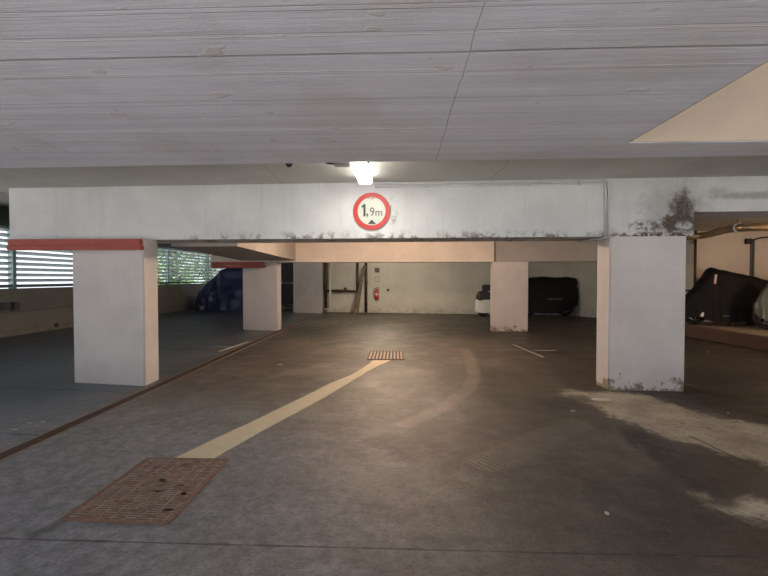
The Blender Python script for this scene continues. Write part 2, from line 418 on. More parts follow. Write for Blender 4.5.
# beams
bm = B()
XL = bp(9.5, 220).x; x4 = bp(694, 220).x; zr = bp(720, 211.5).z
bm.free(); bm = B()
pts = [(XL, HB), (x4, HB), (x4, zr), (11, zr), (11, HC), (XL, HC)]
a = [bm.verts.new((p[0], yb(p[0]), p[1])) for p in pts]; b = [bm.verts.new((p[0], yb(p[0]) + .68, p[1])) for p in pts]
bm.faces.new(a); bm.faces.new(b[::-1])
for i in range(6): bm.faces.new((a[i], a[(i + 1) % 6], b[(i + 1) % 6], b[i]))
tag(obj('concrete_beam', bm, 'beam'), 'long white painted front beam with mould along its lower edge, under the ceiling', 'beam')
Y2 = 12.45
z2 = yp(400, 262, Y2).z
j2 = yp(494, 250, Y2).x; l2 = yp(211, 262, Y2).x
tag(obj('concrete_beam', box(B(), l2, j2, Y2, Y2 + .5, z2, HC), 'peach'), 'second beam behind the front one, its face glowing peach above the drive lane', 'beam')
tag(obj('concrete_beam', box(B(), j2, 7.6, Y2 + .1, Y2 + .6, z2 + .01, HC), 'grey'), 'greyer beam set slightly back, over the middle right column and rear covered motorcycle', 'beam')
# skewed beam that runs back over the left columns
zl = 2.0
P = [gp(232, 245, zl), gp(302, 262, zl), gp(249, 262, zl), gp(180, 248.3, zl)]
d1 = (P[1] - P[0]); d2 = (P[2] - P[3])
P0 = P[0] + d1 * ((6.86 - P[0].y) / d1.y); P3 = P[3] + d2 * ((6.9 - P[3].y) / d2.y)
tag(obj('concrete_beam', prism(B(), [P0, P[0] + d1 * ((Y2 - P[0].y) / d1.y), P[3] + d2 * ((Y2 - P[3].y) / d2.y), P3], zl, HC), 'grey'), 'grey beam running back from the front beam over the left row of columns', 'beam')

# columns: footprints read off the floor
def column(P, top, label):
    bm = B(); prism(bm, P, 0, top)
    ed = [e for e in bm.edges if abs(e.verts[0].co.z - e.verts[1].co.z) > .5]
    bmesh.ops.bevel(bm, geom=ed, offset=.015, segments=2, affect='EDGES')
    return tag(obj('concrete_column', bm, 'column'), label, 'column', 'white painted columns')
def foot(a, b, dep, skew=0.0):
    a = gp(*a); b = gp(*b); return [a, b, b + Vector((skew, dep, 0)), a + Vector((skew, dep, 0))]
CL1 = foot((74, 382.4), (145, 386), .4, -.02)
column(CL1, HB, 'front left white column beside the drain channel, red bumper bar across its top')
CR1 = foot((608, 390), (683.5, 389.8), .33, -.02)
CR1[0].y = yb(CR1[0].x) - .01; CR1[1].y = yb(CR1[1].x) - .01; CR1[0].x = bp(608, 388).x; CR1[1].x = bp(684, 388).x; CR1[2].x = CR1[1].x - .02
column(CR1, HB, 'front right white column with peeling paint at its foot and black mould above it')
CL2 = foot((243, 329.5), (277.5, 331), .42)
column(CL2, z2, 'middle left white column with the dark blue tarpaulin behind it')
CR2 = foot((492.5, 331.5), (528, 331.5), .33, .0)
column(CR2, z2, 'middle right white column with brown peeled patch at its foot')
a = gp(293.5, 312.4); b = gp(322.5, 313.6)
tag(obj('concrete_column', prism(B(), [a, b, b + Vector((-.12, .5, 0)), a + Vector((.0, .6, 0))], 0, HC), 'column'), 'far left white pier next to the brown and white wall pipes', 'column', 'white painted columns')

# back walls
WA = gp(322, 312); WB = gp(571, 315.3)
wd = (WB - WA).normalized(); wn_ = Vector((-wd.y, wd.x, 0))
if wn_.y < 0: wn_ = -wn_
def wp(u, v, off=0.0):                    # photo point on the back wall
    d = ray(u, v); o = Vector((0, 0, CAMZ)); c = WA - wn_ * off
    t = (c - o).dot(wn_) / d.dot(wn_); return o + d * t
A0 = WA - wd * .6
struct('wall_back', prism(B(), [A0, WB, WB + wn_ * .3, A0 + wn_ * .3], 0, HC), 'wall')
WC = gp(597, 318); sd = (WC - WB).normalized(); WD = WB + sd * ((12.75 - WB.y) / sd.y)
WD = Vector((yp(693, 280, 12.75).x, 12.75, 0)); ex = Vector((.3, 0, 0))
struct('wall_right', prism(B(), [WB, WC, WD, WD + ex, WC + ex, WB + ex + Vector((0, .3, 0))], 0, HC), 'wall')
# right bay
KB = [gp(685, 336), gp(768, 351)]; kd = (KB[1] - KB[0]).normalized()
K0 = KB[0] - kd * (12.6 - KB[0].y) / abs(kd.y) * 1.0; K1 = KB[1] + kd * 6
K0 = KB[0] - kd * 1.3
NW = 12.7
struct('wall_niche', box(B(), WD.x + .0, 11.2, NW, NW + .3, 0, HC), M['wallwarm'] if 'wallwarm' in M else 'peach')
struct('wall_side', box(B(), 11.0, 11.3, -.9, NW + .3, 0, 3.3), 'peach')
struct('platform', prism(B(), [K0 + Vector((.14, 0, 0)), (11, K0.y), (11, K1.y), K1 + Vector((.14, 0, 0))], 0, .26), 'platform')
tag(obj('kerb', prism(B(), [K0, K0 + Vector((.14, 0, 0)), K1 + Vector((.14, 0, 0)), K1], 0, .28), 'kerb', bevel=.012), 'reddish brown raised kerb along the platform under the right motorcycles', 'kerb')

# left parapet, louvre screens
XP = -10.1
struct('wall_left', box(B(), XP - .3, XP, -.9, 28.5, 0, 1.22), 'concrete')
struct('trim_3', box(B(), XP, XP + .14, -.9, 28.5, 0, .62), 'concrete', bevel=.01)
struct('wall_far_left', box(B(), -10.4, -4.2, 28.5, 28.8, 0, 3.3), 'darkwall')
struct('trim_4', box(B(), XP - .25, XP - .02, -.9, 28.5, 2.84, 3.3), 'greenrail')
names = ['leftmost louvre screen above the parapet, cut by the picture edge', 'louvre screen seen under the red bar left of the front left column',
         'louvre screen mostly hidden behind the front left column', 'louvre screen with foliage behind it, between blue grey post and pale post',
         'farthest louvre screen, above the blue tarpaulin', 'louvre screen hidden in the far corner behind the tarpaulin']
ys = [-1, 3.2, 7.3, 11.3, 15.2, 19.1, 23.2, 27.2]
for i in range(2, 7):
    y0, y1 = ys[i], ys[i + 1]
    r = empty('louvre_screen', (XP - .15, y0, 1.22), names[i - 2], 'louvre screen', 'louvre screens along the left side')
    bm = B()
    for k in range(11):
        z = .06 + k * .148; w = .05; t = .036
        V = [(-w, z - t), (w, z + t), (w, z + t + .014), (-w, z - t + .014)]
        a = [bm.verts.new((q[0], .04, q[1])) for q in V]; b = [bm.verts.new((q[0], y1 - y0 - .04, q[1])) for q in V]
        bm.faces.new(a); bm.faces.new(b[::-1])
        for q in range(4): bm.faces.new((a[q], a[(q + 1) % 4], b[(q + 1) % 4], b[q]))
    lobj('slats', bm, 'slat', r)
    lobj('post', box(B(), -.05, .09, -.04, .06, 0, 1.62), 'post', r)
    lobj('top_rail', box(B(), -.05, .05, .06, y1 - y0 - .04, 1.56, 1.62), 'slat', r)
# dark screen wall with a gap at the far left pier
a = gp(293, 309.5); b = gp(262, 309)
struct('door_1', prism(B(), [(b.x, a.y + .35), (a.x + .25, a.y + .35), (a.x + .25, a.y + .43), (b.x, a.y + .43)], .25, HC), 'dark')
q = yp(282, 283, a.y + .34)
bm = tube(B(), [(b.x + .1, a.y + .33, q.z), (a.x + .1, a.y + .33, q.z)], .018)
struct('trim_5', bm, 'zinc')
bm = B(); c = gp(288, 310)
for dx, dy, r, in ((-.22, .05, .1), (0, 0, .14), (.2, .05, .11)):
    lathe(bm, [(r * .5, 0), (r, .05), (r * .95, .1), (r * .5, .15), (.02, .17)], (c.x + dx, c.y + dy + .1, 0), seg=10)
tag(obj('rubble_bag', bm, 'platform', smooth=True), 'low pale lumpy sack on the floor between the middle and far left piers', 'sack')

# ------------------------------------------------------------------ red bumper bars
def bumper(u0, u1, Y, vt, vb, label):
    a = yp(u0, vt, Y); b = yp(u1, vb, Y); h = a.z - b.z
    r = empty('red_bumper_bar', ((a.x + b.x) / 2, Y, b.z), label, 'bumper bar', 'red bumper bars')
    L = (b.x - a.x) / 2
    lobj('upper_rail', box(B(), -L, L, -.01, .06, h * .42, h), 'red', r, bevel=.01)
    lobj('lower_rail', box(B(), -L, L + .03, -.035, .05, 0, h * .4), 'red', r, bevel=.01)
    return r
ym = min(CL1[0].y, CL1[1].y) - .06
bumper(8, 140.5, ym, 239.2, 250, 'long red bumper bar in front of the front left column top')
bumper(211, 264, CL2[1].y - .1, 262, 268, 'shorter dark red bumper bar at the top of the middle left column')

# ------------------------------------------------------------------ height sign
def text_bm(body, size, ext=.001, off=0):
    cu = bpy.data.curves.new('t', 'FONT'); cu.body = body; cu.size = size; cu.extrude = ext; cu.offset = off
    o = bpy.data.objects.new('t', cu); COL.objects.link(o)
    bpy.context.view_layer.update()
    me = bpy.data.meshes.new_from_object(o.evaluated_get(bpy.context.evaluated_depsgraph_get()))
    bm = B(); bm.from_mesh(me); bpy.data.objects.remove(o); bpy.data.curves.remove(cu); bpy.data.meshes.remove(me)
    return bm
sc_ = bp(371.6, 211.3, .02); R = .26
sg = empty('height_limit_sign', (sc_.x, Y1 - .022, sc_.z), 'round red ringed height limit sign reading 1,9m on the front beam', 'sign', rz=-SK)
bm = B(); lathe(bm, [(R * .98, .018), (R, .014), (R, .004), (R * .99, 0)], (0, 0, 0), 'y', 48); lobj('disc', bm, 'signwhite', sg)
bm = B()
A = []
for k in range(64):
    t = 2 * PI * k / 64
    A.append([bm.verts.new((rr * math.cos(t), yy, rr * math.sin(t))) for rr, yy in ((R * .985, 0), (R * .985, -.003), (R * .74, -.003), (R * .74, 0))])
for k in range(64):
    p, q = A[k], A[(k + 1) % 64]
    for i in range(3): bm.faces.new((p[i], q[i], q[i + 1], p[i + 1]))
lobj('red_ring', bm, 'signred', sg)
def letter(body, u, v, h, wscale, name, mat, bold=0):
    bm = text_bm(body, 1.0, off=bold)
    xs = [w.co.x for w in bm.verts]; ys_ = [w.co.y for w in bm.verts]
    x0, x1, y0, y1 = min(xs), max(xs), min(ys_), max(ys_)
    p = yp(u, v, Y1 - .022) - sg.location
    for w in bm.verts:
        X = (w.co.x - x0) / (x1 - x0) * wscale; Z = (w.co.y - y0) / (y1 - y0) * h
        w.co = Vector((p.x + X, -.0045 + w.co.z, p.z + Z))
    lobj(name, bm, mat, sg)
def tri(name, uvs, mat):
    bm = B(); a = [bm.verts.new(yp(u, v, Y1 - .022) - sg.location + Vector((0, -.0042, 0))) for u, v in uvs]
    b = [bm.verts.new(v.co + Vector((0, -.002, 0))) for v in a]
    bm.faces.new(a); bm.faces.new(b[::-1])
    for i in range(len(a)): bm.faces.new((a[i], a[(i + 1) % len(a)], b[(i + 1) % len(a)], b[i]))
    lobj(name, bm, mat, sg)
s = 6.15 / F
tri('digit', [(363.4, 216.4), (365.6, 216.4), (365.6, 204.1), (363.9, 204.1), (361.7, 206.2), (361.7, 207.9), (363.4, 207.2)], 'signblack')
letter(',', 366.3, 217.2, 3.6 * s, 2.0 * s, 'comma', 'signblack')
letter('9', 370.0, 216.2, 8.6 * s, 4.4 * s, 'digit', 'signfade', .012)
letter('m', 375.4, 215.8, 4.8 * s, 6.8 * s, 'letter', 'signfade', .012)
tri('lower_triangle', [(367.8, 224), (376.2, 224), (371.8, 219.6)], 'signblack')
tri('upper_triangle', [(368.5, 197), (375.2, 197), (372, 200.6)], 'signpink')
for u in (368.6, 373.5):
    p = yp(u, 197.6, Y1 - .03) - sg.location
    bm = B(); lathe(bm, [(.009, 0), (.012, .006), (.012, .012)], (p.x, -.012, p.z), 'y', 12); lobj('screw', bm, 'rustpale', sg)

# ------------------------------------------------------------------ lamps
def lamp(x0, x1, y0, y1, z, mat, label):
    r = empty('ceiling_lamp', ((x0 + x1) / 2, (y0 + y1) / 2, z), label, 'ceiling lamp', 'tub shaped ceiling lamps')
    w = (x1 - x0) / 2; L = (y1 - y0) / 2
    lobj('base_plate', box(B(), -w * .7, w * .7, -L * .97, L * .97, -.03, 0), 'boxgrey', r, bevel=.005)
    bm = B(); rings = []
    for (k, dz) in ((1, -.03), (1, -.075), (.95, -.098), (.84, -.11)):
        ww, ll = w * k, L - w * (1 - k); rad = ww * .55; ring = []
        for cx, cy, a0 in ((ww - rad, ll - rad, 0), (-ww + rad, ll - rad, 90), (-ww + rad, -ll + rad, 180), (ww - rad, -ll + rad, 270)):
            for q in range(6):
                t = math.radians(a0 + q * 18); ring.append(bm.verts.new((cx + rad * math.cos(t), cy + rad * math.sin(t), dz)))
        rings.append(ring)
    for a, b in zip(rings, rings[1:]):
        for k in range(len(a)): bm.faces.new((a[k], a[(k + 1) % len(a)], b[(k + 1) % len(a)], b[k]))
    bm.faces.new(rings[-1]); bm.faces.new(rings[0][::-1])
    lobj('diffuser', bm, mat, r)
    return r
def light(name, loc, size, sy, col, pw, rot=(0, 0, 0)):
    l = bpy.data.lights.new(name, 'AREA'); l.shape = 'RECTANGLE'; l.size = size; l.size_y = sy; l.color = col; l.energy = pw
    o = bpy.data.objects.new(name, l); COL.objects.link(o); o.location = loc; o.rotation_euler = rot; return o
def plight(name, loc, r, col, pw):
    l = bpy.data.lights.new(name, 'POINT'); l.shadow_soft_size = r; l.color = col; l.energy = pw
    o = bpy.data.objects.new(name, l); COL.objects.link(o); o.location = loc; return o
lx0 = -.52; lx1 = -.345
lamp(lx0, lx1, 4.45, 5.72, HC, 'lamp', 'lit white tub lamp on the ceiling just above the height sign')
lamp(-.2, 0, 8.4, 9.6, HC, 'lampwarm', 'warm ceiling lamp hidden behind the front beam, lighting the second beam')
lamp(-.7, -.5, 15, 16.2, HC, 'lampwarm', 'warm ceiling lamp hidden behind the second beam, lighting the back wall')
lamp(9.2, 9.4, 7.6, 8.8, HC, 'lampwarm', 'added warm ceiling lamp, out of view over the right hand motorcycle platform')  # unseen lamp, added to warm the right bay
WARM = (1, .70, .50)
light('lamp_light', (-.43, 5.08, HC - .118), .18, 1.1, (1, .93, .8), 14)
plight('lamp_glow', (-.43, 4.9, HC - .22), .07, (1, .93, .8), 4.5)
plight('lamp_glow', (-.1, 9, HC - .25), .1, WARM, 300)
plight('lamp_glow', (-.6, 15.6, HC - .25), .1, (1, .84, .64), 165)
plight('lamp_glow', (9.3, 8.2, HC - .25), .1, (1, .62, .34), 85)  # light of the added lamp over the platform

# ceiling box and cable bits next to the lamp
p = yp(343, 165.8, 4.75); gz = p.z - HC + .035
r = empty('junction_box', (p.x, 4.75, HC), 'grey junction box on the ceiling left of the lit lamp', 'junction box')
lobj('body', box(B(), -.1, .08, -.07, .07, -(HC - p.z), .004), 'boxgrey', r, bevel=.008)
lobj('cable_gland', tube(B(), [(.08, 0, gz), (.18, .02, gz), (.28, .03, gz + .01)], .02), 'rust', r, smooth=True)
lobj('cable_gland', tube(B(), [(-.1, 0, gz), (-.14, 0, gz), (-.18, 0, gz + .01)], .022), 'signblack', r, smooth=True)
p = yp(289, 162, 4.75)
bm = B(); lathe(bm, [(.02, HC - .12), (.04, HC - .09), (.04, HC)], (p.x, 4.75, 0), 'z', 16)
tag(obj('ceiling_sensor', bm, 'signblack', smooth=True), 'small black round fitting on the ceiling left of the junction box', 'fitting')

# conduit pair on the beam face
def cond(dz, dx, nm, parent):
    a = bp(375, 186, .02); b = bp(608.6, 184.4, .02); zz = HC - .035 - dz
    P = [(a.x, yb(a.x) - .02, zz), (b.x - dx, yb(b.x - dx) - .02, zz), (b.x - dx, yb(b.x - dx) - .02, HB - .005)]
    return obj(nm, tube(B(), bend(P, .07), .0125, 10), 'zinc', parent, smooth=True)
r = empty('cable_conduit', (0, Y1 - .1, HB), 'pair of thin zinc conduits along the front beam, bending down right', 'conduit')
cond(-.004, 0, 'conduit_pipe', r); cond(.032, .033, 'conduit_pipe', r)
for u in (425, 478, 530, 580):
    p = bp(u, 186, .02); obj('clip', box(B(), p.x - .012, p.x + .012, yb(p.x) - .04, yb(p.x) - .001, HC - .085, HC - .015), 'zinc', r)
q = bp(608, 237, .02)
obj('conduit_pipe', tube(B(), [(q.x - .01, q.y, HB - .016), (q.x - .08, q.y + .3, HB - .016), (q.x - .16, q.y + .6, HB - .016)], .014, 10), 'zinc', r, smooth=True)

# ------------------------------------------------------------------ drains and floor markings
def bar(bm, a, b, w, z0, z1):             # bar along a-b of width w
    a = Vector((a[0], a[1], 0)); b = Vector((b[0], b[1], 0)); d = (b - a).normalized(); s = Vector((-d.y, d.x, 0)) * w / 2
    prism(bm, [a - s, b - s, b + s, a + s], z0, z1)
# the long channel
G0 = gp(0, 457.5); G1 = gp(309, 317.6); gd = (G1 - G0).normalized(); gs = Vector((-gd.y, gd.x, 0))
GL = G0 - gd * 2.2
Lg = (G1 - GL).length
ch = empty('channel_drain', GL, 'long rusty channel drain running back past the left columns', 'drain')
bm = B(); bar(bm, GL, G1, .15, .0, .002); obj('channel', bm, 'pit', ch)
for sgn in (-1, 1):
    bm = B(); bar(bm, GL + gs * sgn * .077, G1 + gs * sgn * .077, .022, .0, .007); obj('edge_rail', bm, 'rustpale', ch)
k = 0; nseg = int(Lg)
for i in range(nseg):
    bm = B(); s0 = GL + gd * (i * Lg / nseg + .008); s1 = GL + gd * ((i + 1) * Lg / nseg - .008)
    for sgn in (-1, 1): bar(bm, s0 + gs * sgn * .057, s1 + gs * sgn * .057, .014, .002, .006)
    L = (s1 - s0).length; m_ = 22
    for j in range(m_):
        c = s0 + gd * (L * (j + .5) / m_); bar(bm, c - gs * .055, c + gs * .055, .02, .002, .006)
    obj('grating', bm, 'rust', ch)
# big access grate
Q = [gp(62, 520), gp(168, 524), gp(228, 460), gp(148, 459)]
gr = empty('floor_grate', (Q[0] + Q[1] + Q[2] + Q[3]) / 4, 'large square rusty floor grate in the left foreground', 'drain grate', 'rusty floor grates')
bm = B(); prism(bm, Q, 0, .002); obj('pit', bm, 'pit', gr)
bm = B()
for i in range(4): bar(bm, Q[i], Q[(i + 1) % 4], .024, 0, .009)
obj('frame', bm, 'rustrim', gr)
bm = B()
def bl(u, v): return (Q[0] * (1 - u) + Q[1] * u) * (1 - v) + (Q[3] * (1 - u) + Q[2] * u) * v
for j in range(34):
    v = (j + .5) / 34; bar(bm, bl(.02, v), bl(.98, v), .014, .002, .007)
for i in range(8):
    u = (i + .5) / 8; bar(bm, bl(u, .02), bl(u, .98), .01, .002, .0065)
o = obj('grating', bm, 'rustpale', gr)
for i in range(2):
    v = (.0, .5)[i] + .25
# dirt caked in the grating
bm = B(); random.seed(3)
for i in range(170):
    c = bl(random.uniform(.03, .97), random.uniform(.03, .97)); w = random.uniform(.012, .045); l = random.uniform(.01, .03)
    prism(bm, [c + Vector((math.cos(t) * w * random.uniform(.6, 1), math.sin(t) * l * random.uniform(.6, 1), 0)) for t in [k * PI / 3 for k in range(6)]], .002, .0072)
o = obj('caked_dirt', bm, 'rustrim', gr); o['kind'] = 'stuff'
# small far grate
Q = [gp(367.5, 359.6), gp(403.5, 359.8), gp(402.5, 351.8), gp(370.5, 351.6)]
g2 = empty('floor_grate', (Q[0] + Q[1] + Q[2] + Q[3]) / 4, 'small rusty floor grate at the far end of the cream strip', 'drain grate', 'rusty floor grates')
bm = B(); prism(bm, Q, 0, .002); obj('pit', bm, 'pit', g2)
bm = B()
for i in range(4): bar(bm, Q[i], Q[(i + 1) % 4], .03, 0, .01)
obj('frame', bm, 'rust', g2)
bm = B()
for i in range(10): bar(bm, bl((i + .5) / 10, .02), bl((i + .5) / 10, .98), .038, .002, .009)
obj('grating', bm, 'rustpale', g2)
# cream strip
Lp = [(170, 460.4), (210.8, 440.9), (249.7, 422.9), (295.4, 400.9), (329.3, 384), (356.3, 372.2), (373, 360.6)]
Rp = [(210.8, 460.4), (237.9, 444.9), (276.8, 422.9), (312.3, 404.3), (346.2, 384.6), (374, 368.4), (390.2, 360.3)]
def spl(P, k=6):
    out = []
    for i in range(len(P) - 1):
        p0, p1, p2, p3 = P[max(i - 1, 0)], P[i], P[i + 1], P[min(i + 2, len(P) - 1)]
        for j in range(k):
            t = j / k; out.append(p1 * (1) + (p2 - p0) * (.5 * t) + (p0 * 2 - p1 * 5 + p2 * 4 - p3) * (.5 * t * t) + (p1 * 3 - p0 - p2 * 3 + p3) * (.5 * t ** 3))
    return out + [P[-1]]
LL = spl([gp(*p) for p in Lp]); RR = spl([gp(*p) for p in Rp])
for q in range(1, len(LL) - 1):
    LL[q] += Vector((random.uniform(-.006, .006), 0, 0)); RR[q] += Vector((random.uniform(-.006, .006), 0, 0))
bm = B(); prism(bm, LL + RR[::-1], 0, .003)
tag(obj('floor_strip', bm, 'line'), 'curved cream strip on the floor running between the two rusty grates', 'floor strip')
def mark(segs, w, label, mat='mark'):
    bm = B()
    for i, (a, b) in enumerate(segs): bar(bm, gp(*a), gp(*b), w, 0, .003 + .0005 * i)
    return tag(obj('bay_marking', bm, mat), label, 'floor marking', 'white parking bay marks')
mark([((211, 346.2), (233, 347.3)), ((219, 351.6), (248, 341.8))], .07, 'white T shaped bay mark left of the channel drain, near the middle left column')
mark([((533, 350.4), (556, 350.4)), ((513, 344.5), (543, 357))], .032, 'white T shaped bay mark on the floor right of the middle right column')
def scrap(u, v, w, l, label, name='paper_scrap', mat='scrap'):
    c = gp(u, v); random.seed(int(u)); bm = B()
    prism(bm, [c + Vector((math.cos(t) * w * random.uniform(.75, 1.1), math.sin(t) * l * random.uniform(.7, 1.1), 0)) for t in [k * PI / 5 for k in range(10)]], .0, .004)
    tag(obj(name, bm, mat), label, 'litter')
scrap(601, 399.5, .13, .07, 'flat pale scrap on the floor in front of the front right column')
scrap(14, 429.5, .045, .012, 'thin white scrap left of the drain channel, nearest the picture edge', mat='mark')
scrap(30, 423, .03, .012, 'small white scrap on the left floor, second from the picture edge', mat='mark')
scrap(43, 422, .03, .012, 'small white scrap on the left floor, nearest the drain channel', mat='mark')
scrap(280, 364.5, .05, .03, 'small pale scrap on the floor right of the drain channel, midway back', mat='mark')
scrap(212, 412, .012, .012, 'tiny white speck on the floor left of the cream strip', mat='mark')
scrap(607, 513.5, .015, .02, 'small pale leaf lying on the dark floor in the right foreground', name='leaf_litter')
scrap(709, 352, .03, .03, 'tiny pale scrap on the dark floor before the right kerb', mat='mark')
scrap(728, 413, .012, .012, 'tiny pale speck on the floor above the worn pale patch', mat='mark')
scrap(573, 411, .03, .02, 'pale speck on the floor left of the flat pale scrap', mat='mark')

# ------------------------------------------------------------------ back wall fittings
def vert(u, v0, v1, rad, mat, name, label, off=None, cat='pipe', extra=None):
    off = rad + .02 if off is None else off
    a = wp(u, v0, off); b = wp(u, v1, off)
    b = Vector((a.x, a.y, max(b.z, .0)))
    a.z = HC
    r = empty(name, (a.x, a.y, b.z), label, cat)
    P = [b, a] if extra is None else extra(a, b)
    obj('pipe', tube(B(), P, rad, 12), mat, r, smooth=True)
    for z in (.35, 1.3, 2.2):
        bm = B(); lathe(bm, [(rad * 1.22, z), (rad * 1.22, z + .06)], (a.x, a.y, 0), 'z', 14); obj('pipe_clamp', bm, mat, r)
    return r
vert(325.6, 262, 311, .06, 'brownpipe', 'drain_pipe', 'dark brown vertical pipe beside the far left pier, behind the white pipe')
vert(330, 262, 311, .045, 'whitepipe', 'drain_pipe', 'white vertical pipe with elbow at its foot, beside the far left pier', off=.22,
     extra=lambda a, b: bend([a, Vector((a.x, a.y, .16)), Vector((a.x - .3, a.y + .08, .12))], .12))
vert(357.5, 262, 312, .055, 'brownpipe', 'drain_pipe', 'dark brown vertical pipe where the horizontal brown pipe ends')
vert(366, 262, 312, .06, 'brownpipe', 'drain_pipe', 'dark brown vertical pipe nearest to the fire extinguisher')
a = wp(327.5, 290.7, .12); b = wp(355, 291.4, .12)
r = empty('cross_pipe', (a + b) / 2, 'dark brown horizontal pipe on the back wall with a small valve', 'pipe')
obj('pipe', tube(B(), [a, a * .3 + b * .7 + Vector((0, 0, .015)), b], .05, 12), 'brownpipe', r, smooth=True)
c = a * .35 + b * .65 + Vector((0, 0, .08)); obj('valve', lathe(B(), [(.03, -.03), (.045, .0), (.07, .04), (.02, .09)], c, 'z', 12), 'brownpipe', r)
c = a * .6 + b * .4; obj('flange', tube(B(), [c - (b - a).normalized() * .2, c + (b - a).normalized() * .2], .068, 12), 'brownpipe', r)
# leaning planks
for (u0, u1, off0, off1, w, lab) in ((365, 353.5, .3, .75, .06, 'weathered grey plank leaning on the brown pipes, lower end farthest left'),
                                     (364.2, 357, .34, .85, .05, 'brown plank leaning on the brown pipes, lower end nearest the extinguisher')):
    t = wp(u0, 266, off0); f = wp(u1, 312, off1); f.z = .012
    d = (t - f).normalized(); s_ = wd; n_ = d.cross(s_).normalized()
    bm = B()
    cs = [s_ * w + n_ * .014, -s_ * w + n_ * .014, -s_ * w - n_ * .014, s_ * w - n_ * .014]
    A = [bm.verts.new(f + q) for q in cs]; C = [bm.verts.new(t + q) for q in cs]
    bm.faces.new(A); bm.faces.new(C[::-1])
    for i in range(4): bm.faces.new((A[i], A[(i + 1) % 4], C[(i + 1) % 4], C[i]))
    tag(obj('wooden_plank', bm, 'wood'), lab, 'plank', 'leaning planks')
# small signs
WANG = math.atan2(wd.y, wd.x)
def wall_thing(name, u, v, label, cat, group=None, off=0.0):
    p = wp(u, v, off); return empty(name, p, label, cat, group, rz=WANG)
r = wall_thing('notice_sign', 377.2, 270.2, 'dark square pictogram sign on the back wall, above the pale one', 'sign', 'small signs above the extinguisher')
lobj('plate', box(B(), -.105, .105, -.012, -.0, -.1, .1), 'signfade', r)
bm = B(); box(bm, -.08, -.015, -.016, -.012, .0, .08); box(bm, .02, .08, -.016, -.012, .02, .08); box(bm, -.07, .07, -.016, -.012, -.075, -.03); lobj('pictogram', bm, 'signblack', r)
r = wall_thing('notice_sign', 377.2, 279.3, 'pale outlined sign on the back wall, right above the extinguisher', 'sign', 'small signs above the extinguisher')
lobj('plate', box(B(), -.1, .1, -.012, -.0, -.1, .1), 'wall', r)
bm = B()
for q in ((-.1, .1, .085, .1), (-.1, .1, -.1, -.085), (-.1, -.085, -.1, .1), (.085, .1, -.1, .1)): box(bm, q[0], q[1], -.016, -.012, q[2], q[3])
lobj('border', bm, 'signfade', r)
r = wall_thing('fire_extinguisher', 376.8, 299.5, 'red fire extinguisher hanging on the back wall under two small signs', 'fire extinguisher', off=.14)
lobj('cylinder', lathe(B(), [(.06, 0), (.085, .02), (.09, .05), (.09, .34), (.075, .39), (.04, .42), (.03, .44)], (0, 0, 0)), 'extred', r, smooth=True)
lobj('valve_head', lathe(B(), [(.03, .44), (.035, .47), (.02, .5)], (0, 0, 0), seg=12), 'metal', r)
lobj('handle', box(B(), -.02, .1, -.02, .02, .49, .51), 'signblack', r)
lobj('hose', tube(B(), bend([(-.03, 0, .46), (-.13, 0, .48), (-.14, 0, .2), (-.1, 0, .1)], .06), .014, 8), 'signblack', r, smooth=True)
lobj('label_band', lathe(B(), [(.0915, .18), (.0915, .28)], (0, 0, 0)), 'signpink', r)
lobj('bracket', box(B(), -.04, .04, .088, .138, .2, .4), 'metal', r)
r = wall_thing('wall_switch', 388.2, 290, 'small dark switch box on the back wall with cable rising from it', 'switch')
lobj('box', box(B(), -.045, .045, -.06, 0, -.05, .05), 'dark', r, bevel=.006)
lobj('cable', tube(B(), [(0, -.012, .05), (0, -.012, 1.3)], .009, 8), 'zinc', r)

# ------------------------------------------------------------------ draped covers and motorcycles
def drape(stations, n=28, pleat=.02, seed=0, ky=9, flare=1.0):
    """stations: (x, half width at top, half width at hem, top z, hem z). local coordinates, length along x"""
    bm = B(); rings = []
    S = []
    for i in range(len(stations) - 1):
        a, b = stations[i], stations[i + 1]; k = 6
        for j in range(k):
            t = j / k; t2 = t * t * (3 - 2 * t) * .5 + t * .5
            S.append(tuple(a[q] + (b[q] - a[q]) * (t if q == 0 else t2) for q in range(5)))
    S.append(stations[-1])
    for (x, wt, wb, zt, zb) in S:
        ring = []
        for k in range(n + 1):
            t = k / n * 2 - 1; a = abs(t); sg_ = 1 if t >= 0 else -1
            if a < .3: y = wt * (a / .3) * .85; z = zt - (a / .3) ** 2 * .05 * min(1, (zt - zb))
            else:
                q = (a - .3) / .7; y = wt * .85 + (wb - wt * .85) * (q ** .75); z = zt - .05 * min(1, zt - zb) - (zt - .05 * min(1, zt - zb) - zb) * q
            q = max(0, (a - .2) / .8)
            f = noise.noise(Vector((x * ky, sg_ * 3 + seed, z * 1.2))) * pleat * (.4 + q * 1.6)
            f2 = noise.noise(Vector((x * 2.5 + seed, z * 3, sg_ * 7))) * pleat * 1.2
            ring.append(bm.verts.new((x + f2 * .6, sg_ * y + sg_ * (f + f2) * min(1, a * 3), z + f * .5 + (noise.noise(Vector((x * 6, seed, 4 + sg_))) * pleat * 1.2 if a > .95 else 0))))
        rings.append(ring)
    for a, b in zip(rings, rings[1:]):
        for k in range(n): bm.faces.new((a[k], a[k + 1], b[k + 1], b[k]))
    bm.faces.new(rings[0]); bm.faces.new(rings[-1][::-1])
    return bm
